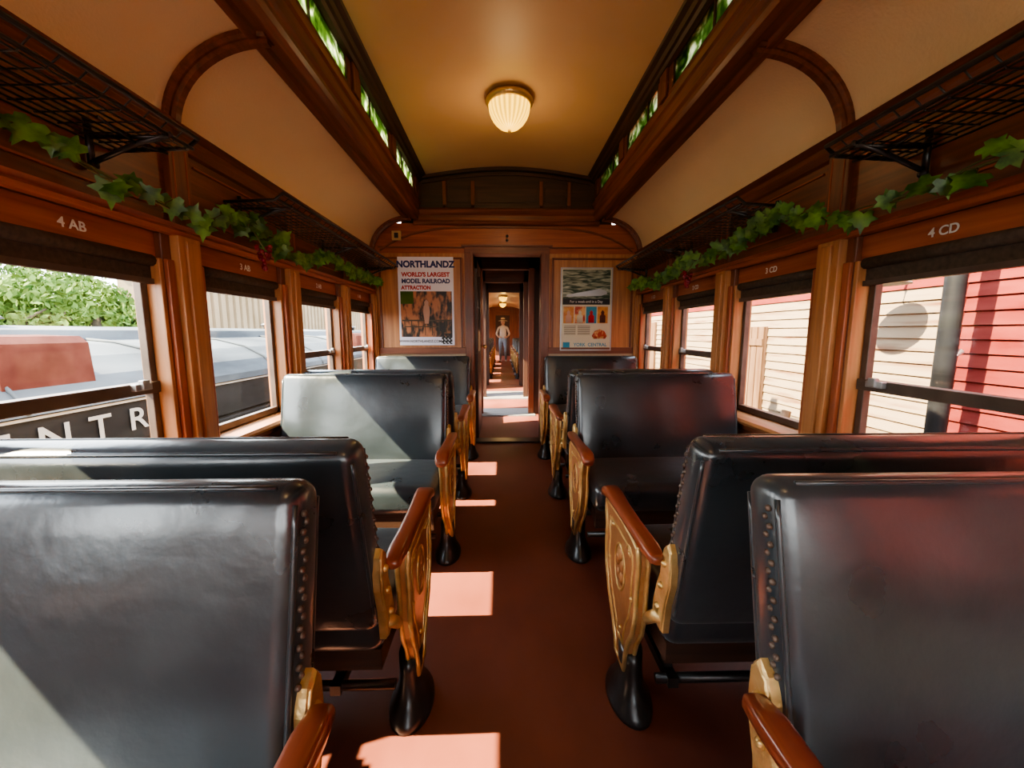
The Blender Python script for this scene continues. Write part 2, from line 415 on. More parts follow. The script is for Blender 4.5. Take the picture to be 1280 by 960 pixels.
for off,th,dp in ((0.0,.03,.05),(.055,.014,.025)):
    secs=[]
    for i in range(25):
        x=(-.84+1.68*i/24); z=2.70+.085*math.cos((i/24-.5)*pi)-off
        secs.append([(x,YE-dp,z-th),(x,YE-dp,z+.01),(x,YE,z+.01),(x,YE,z-th)])
    b.loft(secs,M['darkx'],False)
for x in (-.62,-.34,.34,.62): b.box(x-.018,x+.018,YE-.02,YE,2.40,2.66,M['mahoz'])
b.box(-.86,.86,YE-.02,YE,2.40,2.435,M['darkx'])
for x0,x1 in ((-.58,-.38),(-.30,.30),(.38,.58)):
    b.box(x0,x1,YE-.008,YE,2.46,2.60,M['darkx'])
b.obj(trim(),bevel=.002)
b=MB()
for z in (2.10,2.14): b.rev([(.0,0),(.014,0),(.014,.008),(.008,.014),(0,.016)],M['iron'],n=20,mx=Matrix.Translation((0,YE-.0,z))@Matrix.Rotation(pi/2,4,'X'))
b.obj('wall_hook')
b=MB(); b.box(-1.15,-1.06,YE-.03,YE,2.09,2.18,M['brass']); b.box(-1.125,-1.085,YE-.036,YE-.03,2.11,2.16,M['iron']); b.obj('light_switch_plate',bevel=.004)

# near end wall behind the camera; side windows and door glass added for light
for s in (-1,1):
    b=MB()
    b.box(s*.35,s*1.48,YB-.1,YB,0,.90,M['oakz']); b.box(s*.35,s*.46,YB-.1,YB,.90,2.0,M['oakz']); b.box(s*1.26,s*1.48,YB-.1,YB,.90,2.0,M['oakz']); b.box(s*.46,s*1.26,YB-.1,YB,1.80,2.0,M['oakx'])
    b.obj('wall_near_'+('left' if s<0 else 'right'))
b=MB()
b.box(-1.48,1.48,YB-.1,YB,2.0,2.84,M['mahox'])
b.obj('wall_near_header')
root=empty('door_2')  # unseen end door; its glazing is added for light and reflections
b=MB(); b.box(-.34,.34,YB-.08,YB-.04,0,.90,M['darkz']); b.box(-.34,-.25,YB-.08,YB-.04,.90,1.99,M['darkz']); b.box(.25,.34,YB-.08,YB-.04,.90,1.99,M['darkz']); b.box(-.25,.25,YB-.08,YB-.04,1.88,1.99,M['darkz'])
b.obj('door_leaf',root); b=MB(); b.box(-.25,.25,YB-.062,YB-.058,.90,1.88,M['glass']); b.obj('door_glass',root)
for s in (-1,1):
    wn+=1; root=empty('window_%d'%wn); b=MB(); b.box(s*.46,s*1.26,YB-.062,YB-.058,.90,1.80,M['glass']); b.obj('glass',root)  # unseen end windows, added to throw light on the seat backs
    b=MB(); b.box(s*.46,s*.49,YB-.075,YB-.045,.90,1.80,M['bronze']); b.box(s*1.23,s*1.26,YB-.075,YB-.045,.90,1.80,M['bronze']); b.box(s*.46,s*1.26,YB-.075,YB-.045,.90,.94,M['bronze']); b.box(s*.46,s*1.26,YB-.075,YB-.045,1.76,1.80,M['bronze']); b.obj('sash',root)

# ---------------------------------------------------------------- vestibules and the next coach
b=MB(); b.box(-1.0,1.0,YE+.15,9.0,-.08,-.002,M['floor'])
b.box(-.42,.42,5.55,6.1,-.002,.012,M['rubber']); b.box(-.42,.42,7.0,7.9,-.002,.012,M['rubber'])
b.box(-1.48,1.48,9.0,20.2,-.08,0,M['floor']); b.obj('floor_vestibule')
b=MB()
for s in (-1,1):
    for (a,c) in ((YE+T,4.75),(5.3,5.95),(7.05,7.45),(8.15,8.95)): b.box(s*.80,s*.86,a,c,0,2.25,M['darkz'])
    b.box(s*.80,s*.86,4.75,5.3,0,.8,M['darky']); b.box(s*.80,s*.86,4.75,5.3,1.75,2.25,M['darky'])
    b.box(s*.80,s*.86,7.45,8.15,0,.3,M['darky']); b.box(s*.80,s*.86,7.45,8.15,1.9,2.25,M['darky']); b.box(s*.80,s*.86,5.95,7.05,1.95,2.25,M['darky'])
    for yy,w in ((5.7,.33),(7.2,.34),(8.9,.34)):
        b.box(s*w,s*.80,yy,yy+.08,0,2.25,M['darkz']); b.box(s*(w-.005),s*(w+.07),yy-.02,yy+.1,0,2.06,M['mahoz'] if yy<6 else M['darkz'])
for yy in (5.7,7.2,8.9):
    b.box(-.80,.80,yy,yy+.08,2.04,2.25,M['darkx'])
b.obj('wall_vestibule',bevel=.003)
b=MB(); b.box(-.86,.86,YE+T,8.95,2.25,2.30,M['darky']); b.obj('ceiling_vestibule')
root=empty('door_1')
b=MB(); b.box(-.355,-.315,YE+.15,YE+.85,.01,.95,M['darkz']); b.box(-.355,-.315,YE+.15,YE+.25,.95,1.94,M['darkz']); b.box(-.355,-.315,YE+.75,YE+.85,.95,1.94,M['darkz']); b.box(-.355,-.315,YE+.15,YE+.85,1.84,1.94,M['darkz'])
b.obj('door_leaf',root,bevel=.004)
b=MB(); b.box(-.337,-.333,YE+.25,YE+.75,.95,1.84,M['glass']); b.obj('door_glass',root)
b=MB(); b.tube([(-.315,YE+.79,1.0),(-.27,YE+.79,1.0)],.008,M['brass']); b.ball((-.265,YE+.79,1.0),.025,M['brass'],12,8); b.obj('door_knob',root)
POSTS2=[9.75+.84*k for k in range(0,12)]
side_wall(-1,9.0,20.2,POSTS2,'wall_left_next_coach'); side_wall(1,9.0,20.2,POSTS2,'wall_right_next_coach')
b=MB()
for s in (-1,1):
    b.box(s*.35,s*1.48,9.0,9.04,0,2.6,M['mahoz']); b.box(s*.35,s*1.48,20.2,20.3,0,2.6,M['mahoz'])
b.box(-.35,.35,20.2,20.3,2.0,2.6,M['mahox']); b.box(-.35,.35,20.2,20.3,0,2.0,M['darkz'])
b.box(-.4,.4,8.98,9.04,2.04,2.6,M['mahox'])
b.obj('wall_next_coach')
b=MB()
a2=[(-1.42+2.84*i/20,2.0+.45*math.sin(pi*i/20)**.6) for i in range(21)]
b.loft([[(x,y,z) for x,z in a2] for y in (9.0,20.2)],M['cream_hi'],True,False,False); b.obj('ceiling_next_coach')

# ---------------------------------------------------------------- seats
def build_seat_meshes(s):
    """s=+1: aisle on local +X. Seat faces +Y. Origin at floor, centred on bench width."""
    out=[]
    W=.465
    b=MB()
    mx=Matrix.Translation((0,.02,.405))
    b.rbox((W,.235,.065),.04,M['leather'],mx,bulge=.018,axis=2)
    out.append(('seat_cushion',b.mesh('seat_cushion')))
    b=MB()
    b.box(-W+.01,W-.01,-.20,.22,.29,.35,M['darkx'])
    b.box(-W+.01,W-.01,.20,.235,.26,.36,M['darkx'])
    b.tube([(-W+.02,.12,.17),(W-.0,.12,.17)],.014,M['iron'])
    b.tube([(-W+.02,-.12,.17),(W-.0,-.12,.17)],.014,M['iron'])
    for x in (-.40,.30): 
        b.box(x-.015,x+.015,-.14,.14,.155,.185,M['iron']); b.box(x-.012,x+.012,-.1,-.07,.17,.30,M['iron']); b.box(x-.012,x+.012,.07,.1,.17,.30,M['iron'])
    x=-s*(W-.04); b.box(x-.02,x+.02,-.03,.03,.0,.29,M['iron']); b.box(x-.035,x+.035,-.1,.1,0,.02,M['iron'])
    out.append(('seat_frame',b.mesh('seat_frame')))
    b=MB()
    tilt=math.atan2(.10,.47)
    bm=Matrix.Translation((0,-.250,.685))@Matrix.Rotation(tilt,4,'X')
    hz=.262; hy=.044
    b.rbox((W,hy,hz),.034,M['leather'],bm,bulge=.014,axis=1,div=10)
    ex=s*(W-.002)
    for fy in (-1,1):
        for sx in (-1,1):
            pts=[(sx*(W-.009),fy*(hy-.009),-hz+.04+ (2*hz-.075)*k/14) for k in range(15)]
            b.tube([bm@Vector(p) for p in pts],.0045,M['leather'],6)
        pts=[((-W+.04)+(2*W-.08)*k/10,fy*(hy-.009),hz-.009) for k in range(11)]
        b.tube([bm@Vector(p) for p in pts],.0045,M['leather'],6)
    out.append(('backrest',b.mesh('backrest')))
    b=MB()
    for k in range(20):
        z=-hz+.20+(2*hz-.25)*k/19
        b.ball(bm@Vector((ex+s*.001,hy*.45+(.004 if k%2 else -.004),z)),.0058,M['bronze'],6,4)
    out.append(('seam_stitching',b.mesh('seam_stitching')))
    # back bracket casting
    b=MB()
    pr=[(-.034,-.285),(-.026,-.20),(-.034,-.13),(-.026,-.085),(-.014,-.045),(.004,-.030),(.022,-.050),(.028,-.09),(.022,-.13),(.034,-.18),(.040,-.24),(.034,-.29)]
    b.loft([[(s*(W-.004),y,z) for y,z in pr],[(s*(W+.012),y,z) for y,z in pr],[(s*(W+.018),y*.75+.001,z*.96-.006) for y,z in pr]],M['gold'],False,True,True,bm)
    b.tube_x([(s*(W+.015),y*.8,z*.94-.01) for y,z in pr],.004,M['gold'],6,bm,closed=True)
    for z in (-.09,-.16,-.23): b.ball((s*(W+.018),.003,z),.010,M['gold'],10,6,mx=bm)
    b.tube_x([(s*(W+.012),-.21,.44),(s*(W+.014),-.16,.40),(s*(W+.012),-.08,.33)],.017,M['gold'],8)
    out.append(('back_bracket',b.mesh('back_bracket')))
    # side casting
    b=MB()
    o=[(-.125,.578),(-.135,.53),(-.125,.45),(-.125,.37),(-.105,.30),(-.070,.24),(-.05,.18),(-.045,.13),(.04,.13),(.05,.17),(.085,.22),(.14,.28),(.175,.35),(.19,.43),(.185,.50),(.20,.545),(.20,.585),(.06,.592),(-.06,.587)]
    xi=s*(W+.022); xo=s*(W+.050)
    b.loft([[(xi,y,z) for y,z in o],[(xo,y,z) for y,z in o]],M['ochre'],False)
    cy=.03; cz=sum(p[1] for p in o)/len(o)
    for (xx) in (xo,xi):
        b.tube_x([(xx,y,z) for y,z in o],.0075,M['gold'],8,closed=True)
    b.tube_x([(xo,cy+(y-cy)*.74,cz+.01+(z-cz)*.74) for y,z in o],.0045,M['gold'],6,closed=True)
    b.tube_x([(xo,.03+.050*math.cos(t*pi/10),.43+.075*math.sin(t*pi/10)) for t in range(20)],.005,M['gold'],6,closed=True)
    for t in range(5):
        an=t*2*pi/5+pi/2; b.ball((xo,.03+.026*math.cos(an),.43+.04*math.sin(an)),.017,M['ochre'],8,6,sc=(.4,1,1.3))
    for yy,d in ((-.06,1),(.13,-1)):
        b.tube_x([(xo,yy+d*.028*math.cos(t)*(1-t/9),.53+.02*math.sin(t)*(1-t/9)) for t in [k*.4 for k in range(18)]],.004,M['gold'],6)
    for yy,zz in ((-.09,.40),(.0,.24),(.14,.40)): b.ball((xo,yy,zz),.008,M['gold'],8,6)
    out.append(('side_casting',b.mesh('side_casting')))
    # armrest cap
    b=MB(); xc=s*(W+.034); secs=[]
    P=[(-.225,.600,.012,.009),(-.215,.603,.020,.014),(-.17,.606,.025,.017),(-.03,.606,.024,.017),(.08,.609,.025,.017),(.17,.613,.029,.018),(.22,.608,.031,.020),(.245,.597,.029,.020),(.257,.585,.020,.013)]
    for y,z,hw,hh in P:
        sec=[]
        for j in range(16):
            an=2*pi*j/16; c_,s_=math.cos(an),math.sin(an)
            sec.append((xc+hw*math.copysign(abs(c_)**.55,c_),y,z+hh*math.copysign(abs(s_)**.6,s_)))
        secs.append(sec)
    b.loft(secs,M['armwood'],True)
    out.append(('armrest',b.mesh('armrest')))
    # pedestal
    b=MB(); 
    pr=[(0,0),(.072,0),(.072,.012),(.068,.026),(.054,.05),(.042,.085),(.037,.12),(.036,.15),(.036,.19),(0,.19)]
    b.rev(pr,M['iron'],c=(s*(W+.020),-.01,0),n=28,sx=.95,sy=1.6)
    for yy in (-.085,.075): b.ball((s*(W+.020),yy,.032),.010,M['iron'],8,5)
    out.append(('pedestal',b.mesh('pedestal')))
    return out
SM={1:build_seat_meshes(1),-1:build_seat_meshes(-1)}
def seat(side,y,face):
    s=-side*face
    e=empty('coach_bench_seat',(side*.835,y,0),0 if face>0 else pi)
    for n,me in SM[s]:
        o=bpy.data.objects.new(n,me); col.objects.link(o); o.parent=e
for side in (-1,1):
    for y,f in ((.335,-1),(1.165,1),(2.01,-1),(2.83,1),(3.70,-1)): seat(side,y,f)
    for y,f in ((10.2,-1),(11.0,1),(11.9,-1),(12.7,1),(13.6,-1),(14.4,1),(15.5,-1),(16.3,1)): seat(side,y,f)

# ---------------------------------------------------------------- luggage racks
def rack(s,y0,y1):
    X=lambda x:s*x
    b=MB(); I=M['iron']; zo=1.805; zi=1.785
    b.tube([(X(1.355),y0,zi),(X(1.12),y0,zo-.01),(X(1.08),y0,zo+.02),(X(1.08),y1,zo+.02),(X(1.12),y1,zo-.01),(X(1.355),y1,zi)],.0075,I,6)
    b.tube([(X(1.10),y0,zo-.012),(X(1.10),y1,zo-.012)],.006,I,6)
    for k in range(9):
        x=1.122+.029*k; z=zo-.012-(x-1.10)*.06
        b.tube([(X(x),y0,z),(X(x),y1,z)],.0030,I,5)
    n=int((y1-y0)/.06)
    for k in range(1,n):
        y=y0+(y1-y0)*k/n
        b.tube([(X(1.352),y,zi),(X(1.12),y,zo-.014),(X(1.082),y,zo+.018)],.0026,I,5)
    nb=max(2,int(round((y1-y0)/.84))+1)
    for k in range(nb):
        y=y0+.22+(y1-y0-.32)*(nb-1-k)/(nb-1) if y0<1 else y0+.10+(y1-y0-.20)*k/(nb-1)
        b.tube([(X(1.352),y,1.705),(X(1.30),y,1.725),(X(1.20),y,1.765),(X(1.09),y,zo-.01)],.008,I,6)
        b.tube([(X(1.352),y,zi),(X(1.10),y,zo-.02)],.007,I,6)
        b.tube([(X(1.345),y,1.69),(X(1.345),y,1.84)],.010,I,8)
        b.ball((X(1.34),y,1.70),.015,I,8,6)
        b.tube([(X(1.20),y,1.765),(X(1.20),y+.12,1.785)],.0045,I,5)
        b.tube([(X(1.20),y,1.765),(X(1.20),y-.12,1.785)],.0045,I,5)
    b.obj('luggage_rack')
for s in (-1,1):
    rack(s,-.75,1.47); rack(s,2.0,4.05); rack(s,-3.1,-1.0)

# ---------------------------------------------------------------- ivy garlands
leafpts=[(0,-.02),(.22,-.22),(.42,-.10),(.36,.12),(.62,.30),(.34,.42),(.26,.62),(.12,.66),(0,1.0),(-.12,.66),(-.26,.62),(-.34,.42),(-.62,.30),(-.36,.12),(-.42,-.10),(-.22,-.22)]
def leaf(b,p,size,R,mat):
    vs=[Vector((0,.28,.0))]+[Vector((x,y,-.14*abs(x)+.05*math.sin(3*y)-.12*y*y)) for x,y in leafpts]
    n=len(leafpts); fs=[(0,1+i,1+(i+1)%n) for i in range(n)]
    b.add([p+R@(v*size) for v in vs],fs,mat,True)
for s in (-1,1):
    b=MB(); path=[]
    y=-.6
    while y<3.98:
        z=1.650+.030*math.sin(y*2.6+.7+s)+.018*math.sin(y*7.1)+ (.05*math.exp(-((y-2.0)/.25)**2)); x=s*(1.262-.015*math.sin(y*5))
        path.append((x,y,z)); y+=.05
    b.tube(path,.0045,M['vine'],5)
    b.tube([(p[0]-s*.008*math.sin(i),p[1],p[2]+.015*math.cos(i*.9)) for i,p in enumerate(path)],.0028,M['vine'],5)
    for i,p in enumerate(path):
        cnt=2 if p[1]<1.6 else 3
        if abs(p[1]-2.05)<.22: cnt=6
        for k in range(cnt):
            if random.random()<(.40 if p[1]<1.6 else .38): continue
            nrm=Vector((-s*random.uniform(.3,1.0),-random.uniform(.2,1.2),random.uniform(-.7,.7))).normalized()
            tip=Vector((random.uniform(-.4,.4),random.uniform(-.8,.8),random.uniform(-1,.25)))
            tip=(tip-nrm*tip.dot(nrm)).normalized(); xa=tip.cross(nrm)
            R=Matrix((xa,tip,nrm)).transposed()
            q=Vector(p)+Vector((-s*random.uniform(.0,.05),random.uniform(-.03,.03),random.uniform(-.035,.035)))
            leaf(b,q,random.uniform(.055,.085),R,M['leafv'])
            b.tube([p,tuple(q)],.0016,M['vine'],4)
    for gy in ((2.02,) if s<0 else (2.75,)):
        for k in range(30):
            t=random.random(); r=.026*(1-t)+.004; an=random.uniform(0,2*pi)
            b.ball((s*1.20+r*math.cos(an),gy+r*math.sin(an),1.59-.11*t),.0105,M['grape'],8,6)
        b.tube([(s*1.25,gy,1.67),(s*1.20,gy,1.58)],.003,M['vine'],5)
    b.obj('ivy_garland')

# ---------------------------------------------------------------- ceiling lamp
def lamp(x,y,z,name='ceiling_lamp',P=3.5):
    e=empty(name,(x,y,z))
    b=MB(); b.rev([(0,0),(.125,0),(.150,-.012),(.163,-.03),(.163,-.045),(.150,-.060),(.142,-.062),(.142,-.05),(0,-.05)],M['brass'],n=48); b.obj('brass_ring',e)
    b=MB(); pr=[(.133,-.045),(.134,-.07),(.128,-.105),(.115,-.14),(.094,-.17),(.068,-.195),(.038,-.210),(.012,-.216),(0,-.217)]
    b.rev([(r,zz) for r,zz in pr],M['lampglass'],n=144,rib=.07,ribn=24); b.obj('glass_bowl',e)
    b=MB(); b.rev([(0,-.212),(.012,-.214),(.010,-.222),(.013,-.229),(0,-.236)],M['brass'],n=16); b.obj('finial',e)
    L=bpy.data.lights.new('bulb','POINT'); L.energy=P; L.color=(1,.70,.36); L.shadow_soft_size=.10; L.specular_factor=.1
    o=bpy.data.objects.new('bulb',L); col.objects.link(o); o.parent=e; o.location=(0,0,-.46)
    return e
lamp(0,2.98,2.785); lamp(0,-.6,2.785,P=6)  # second lamp, behind the camera, is unseen and added to brighten the interior
for yy in (11.2,14.2,17.4): lamp(0,yy,2.44,P=6)

# ---------------------------------------------------------------- posters
yp=YE-.022
def ptxt(t,size,x,z,mat,par,sx=1,bold=0): text(t,size,(x,yp-.0045,z),(pi/2,0,0),mat,'printed_text',par,sx=sx,bold=bold)
e=empty('wall_poster')
x0,x1,z0,z1=-1.105,-.545,1.045,1.93; cx=(x0+x1)/2
b=MB(); b.box(x0,x1,yp-.004,yp+.006,z0,z1,M['paper']); b.obj('sheet',e)
b=MB(); b.box(x0+.02,x1-.02,yp-.0045,yp-.003,z0+.085,z0+.545,M['photo1'])
b.box(x0+.02,x0+.15,yp-.0052,yp-.004,z0+.42,z0+.545,M['tree']); 
b.box(x0+.03,x1-.03,yp-.0052,yp-.004,z0+.245,z0+.26,M['bark']); b.box(x0+.05,x1-.16,yp-.0052,yp-.004,z0+.185,z0+.195,M['bark'])
for k in range(7): b.box(x0+.05+.07*k,x0+.058+.07*k,yp-.0052,yp-.004,z0+.10,z0+.25,M['bark'])
b.rev([(0,0),(.02,0),(.035,.12),(.03,.17),(.02,.19),(.022,.22),(0,.245)],M['skin'],c=(cx,yp-.005,z0+.22),n=16,sy=.04)
for i in range(9):
    for j in range(9):
        if (i*7+j*5+i*j)%3: b.box(x1-.13+.012*i,x1-.118+.012*i,yp-.006,yp-.0045,z0+.012+.012*j,z0+.024+.012*j,M['black'])
b.obj('printed_picture',e)
ptxt('NORTHLANDZ',.088,cx,z1-.075,M['blue'],e,sx=.96,bold=.004)
ptxt("WORLD'S LARGEST",.058,cx,z1-.175,M['redink'],e,sx=.96,bold=.0025)
ptxt('MODEL RAILROAD',.060,cx,z1-.24,M['blue'],e,sx=.96,bold=.0025)
ptxt('ATTRACTION',.052,x0+.18,z1-.305,M['redink'],e,sx=.9,bold=.0025)
ptxt('WWW.NORTHLANDZ.COM',.036,cx-.07,z0+.04,M['black'],e,sx=.95,bold=.001)
e=empty('wall_poster')
x0,x1,z0,z1=.56,1.07,1.0,1.82; cx=(x0+x1)/2
b=MB(); b.box(x0,x1,yp-.004,yp+.006,z0,z1,M['paper2']); 
for (a,c,d,f) in ((x0-.012,x0,z0-.012,z1+.012),(x1,x1+.012,z0-.012,z1+.012),(x0,x1,z0-.012,z0),(x0,x1,z1,z1+.012)): b.box(a,c,yp-.01,yp+.006,d,f,M['steel'])
b.obj('sheet',e)
b=MB(); b.box(x0+.01,x1-.01,yp-.0045,yp-.003,z1-.30,z1-.01,M['photo2']); b.box(x0+.01,x1-.01,yp-.005,yp-.003,z1-.36,z1-.30,M['black'])
b.loft([[(x0+.05,yp-.0055,z1-.26),(x1-.12,yp-.0055,z1-.20),(x1-.05,yp-.0055,z1-.22),(x1-.04,yp-.0055,z1-.25),(x1-.10,yp-.0055,z1-.27),(x0+.05,yp-.0055,z1-.28)],[(x0+.05,yp-.004,z1-.26),(x1-.12,yp-.004,z1-.20),(x1-.05,yp-.004,z1-.22),(x1-.04,yp-.004,z1-.25),(x1-.10,yp-.004,z1-.27),(x0+.05,yp-.004,z1-.28)]],M['steel'],False)
for k in range(4): b.box(x0+.02+.118*k,x0+.128+.118*k,yp-.005,yp-.003,z1-.55,z1-.38,(M['photo4'],M['photo3'],M['tealink'],M['photo4'])[k])
for k in range(4): b.rev([(0,0),(.03,0),(.03,.07),(.014,.085),(.018,.11),(0,.13)],(M['skin'],M['paper2'],M['redink'],M['rust'])[k],c=(x0+.074+.118*k,yp-.005,z1-.545),n=14,sy=.03)
for k in range(7):
    b.box(x0+.03,x0+.15,yp-.005,yp-.003,z1-.582-.014*k,z1-.577-.014*k,M['bark']); b.box(x0+.17,x0+.30,yp-.005,yp-.003,z1-.582-.014*k,z1-.577-.014*k,M['bark'])
b.rev([(0,0),(.06,0),(.08,.03),(.05,.08),(0,.10)],M['photo3'],c=(x1-.11,yp-.004,z0+.11),n=16,sy=.03)
b.box(x0+.02,x0+.09,yp-.005,yp-.003,z0+.02,z0+.075,M['tealink']); b.obj('printed_picture',e)
ptxt('For a week-end in a Day',.036,cx,z1-.33,M['white'],e,sx=.95)
ptxt('YORK  CENTRAL',.048,cx+.05,z0+.048,M['tealink'],e,sx=.95,bold=.001)

# ---------------------------------------------------------------- outside
b=MB(); b.box(-70,70,-40,90,-1.6,-1.5,M['ground']); b.obj('ground')
e=empty('passenger_railcar')
XL=-3.2
b=MB()
b.prof_y([(XL,-1.5),(XL,.20),(XL-.02,.24),(XL+.02,.26),(XL+.02,.62),(XL-.03,.66),(XL-2.7,.66),(XL-2.7,-1.5)],-8,30,M['carblack'])
for k in range(20): b.box(XL-.01,XL+.02,-7+1.8*k,-6.2+1.8*k,-.55,.10,M['bronze'])
b.obj('car_body',e)
b=MB()
b.box(XL+.0,XL+.035,-8,30,.60,.62,M['extwhite'])
b.obj('body_stripe',e)
b=MB()
pts=[(XL+.05,.63),(XL+.03,.70),(XL-.10,.84),(XL-.35,.98),(XL-.70,1.07),(XL-1.0,1.10),(XL-1.05,1.20),(XL-1.35,1.24),(XL-1.7,1.20),(XL-2.0,1.10),(XL-2.75,.62)]
b.prof_y(pts,-8,30,M['roofgrey'],smooth=False)
for k in range(26): 
    y=-7.5+1.45*k; q=[(x*1.0,z+.012) for x,z in pts[:6]]
    b.tube([(x,y,z) for x,z in q],.014,M['roofgrey'],5)
b.obj('roof',e)
b=MB()
for (y,w) in ((2.62,.60),(9.0,.8),(15,.8)):
    b.prof_y([(XL-.06,.78),(XL-.08,1.10),(XL-.14,1.15),(XL-.45,1.16),(XL-.5,.95)],y,y+w,M['rust'])
b.obj('roof_hatches',e)
b=MB()
for k in range(8): b.rev([(0,0),(.08,0),(.08,.06),(.14,.08),(.10,.12),(0,.14)],M['iron'],c=(XL-1.35,-5+4.3*k,1.22),n=14)
b.obj('roof_vents',e)
for ch,yy in zip('YORKCENTRAL',[.60,.92,1.24,1.56,2.16,2.48,2.80,3.12,3.44,3.76,4.08]):
    text(ch,.26,(XL+.032,yy,.44),(pi/2,0,pi/2),M['extwhite'],'lettering',e,bold=.003,sx=1.15)
# shed
e=empty('corrugated_metal_shed'); b=MB()
pts=[]
y=13.6
while y<60:
    pts+= [(-10.0,y),(-10.0,y+.22),(-10.10,y+.26),(-10.10,y+.34)]; y+=.38
b.loft([[(x,y,-1.5) for x,y in pts],[(x,y,3.4) for x,y in pts]],M['tan'],False,False,False)
b.loft([[(-10.0,13.6,-1.5),(-12.5,13.6,-1.5)],[(-10,13.6,3.4),(-12.5,13.6,3.4)]],M['tan'],False,False,False)
b.obj('corrugated_wall',e)
b=MB(); b.prof_y([(-9.7,3.35),(-9.7,3.5),(-11.3,4.0),(-12.8,3.5),(-12.8,3.35)],13.4,60,M['roofgrey']); b.obj('roof',e)
# trees
def tree(x,y,h,r,n=3800):
    b=MB(); b.tube([(x,y,-1.5),(x+.1,y,h*.3),(x,y+.1,h*.7)],[.22,.16,.08],M['bark'],8)
    blobs=[(Vector((x+random.uniform(-r,r)*.7,y+random.uniform(-r,r)*.7,h*random.uniform(.15,.85))),r*random.uniform(.4,.6)) for _ in range(10)]
    for c,_ in blobs: b.tube([(x,y,h*.35),tuple(c)],[.07,.02],M['bark'],5)
    for _ in range(n):
        c,rr=random.choice(blobs); d=Vector((random.gauss(0,1),random.gauss(0,1),random.gauss(0,1))).normalized()*rr*random.uniform(.6,1)
        p=c+d; sz=random.uniform(.04,.10); R=Euler((random.uniform(0,6),random.uniform(0,6),random.uniform(0,6))).to_matrix()
        b.add([p+R@Vector(q)*sz for q in ((-1,0,0),(0,-.6,.1),(1,0,0),(0,.6,.1))],[(0,1,2,3)],M['tree'])
    b.obj('leafy_tree')
for x,y,h,r in ((-10.6,8.2,2.5,1.4),(-9.7,9.8,2.3,1.2),(-11.6,11.2,2.6,1.4),(-13.5,11.0,3.1,1.8),(-11.5,5.2,3.0,1.8),(-13,1,3.2,2.2),(-15.5,14.5,3.6,2.0)): tree(x,y,h,r,5200)
for x,y,h,r in ((4.9,36,5,2.5),(-6,40,5,3)): tree(x,y,h,r)
# siding building on the right
XR=3.45
e=empty('clapboard_warehouse')
b=MB()
def siding(y0,y1,z0,z1,mat,x=XR):
    z=z0
    while z<z1-.01:
        b.prof_y([(x,z),(x-.017,z+.003),(x-.002,z+.105),(x+.05,z+.105),(x+.05,z)],y0,y1,mat); z+=.105
siding(-6,3.02,-1.5,3.7,M['sidered']); siding(3.02,26,-1.5,1.50,M['sidecream']); siding(3.02,26,1.545,3.7,M['sidered'])
b.box(XR-.04,XR,2.98,3.06,-1.5,3.6,M['sidered'])
b.obj('siding',e)
b=MB(); b.box(XR-.06,XR-.02,5.2,6.1,-.1,1.25,M['oldwood'])
for k in range(7): b.box(XR-.075,XR-.055,5.2+.13*k,5.31+.13*k,-.1,1.25,M['oldwood'])
b.box(XR-.09,XR-.07,5.2,6.1,.05,.14,M['oldwood']); b.box(XR-.09,XR-.07,5.2,6.1,1.0,1.09,M['oldwood'])
b.box(XR-.06,XR-.02,9.0,10.2,.2,1.4,M['oldwood'])
b.obj('plank_shutter',e)
b=MB(); b.box(XR-.3,XR+6,-6,26,3.65,3.8,M['roofgrey']); b.obj('roof_overhang',e)
b=MB(); b.tube([(3.05,2.72,-1.5),(3.06,2.74,4.2)],[.06,.055],M['carblack'],12); b.tube([(3.05,2.70,1.0),(3.12,2.69,1.05)],.02,M['steel'],6); b.obj('utility_pole')
b=MB(); b.tube([(XR-.02,3.35,1.95),(XR-.20,3.35,2.0),(XR-.34,3.35,1.9),(XR-.36,3.35,1.75)],.012,M['extwhite'],8)
b.rev([(.03,.16),(.04,.12),(.06,.10),(.14,.05),(.21,.0),(.215,-.01),(.20,0),(.05,.08),(0,.09)],M['extwhite'],c=(XR-.36,3.35,1.58),n=28); b.obj('barn_lamp')
b=MB()
for k in range(6):
    y=3.4+.5*k; b.tube([(2.75,y,-1.5),(3.3,y+.15,.10+.08*(k%3))],.05,M['oldwood'],6)
    b.box(2.8,3.3,y-.1,y+.32,-1.5,-.2-.1*(k%2),M['oldwood'])
b.obj('lumber_stack')

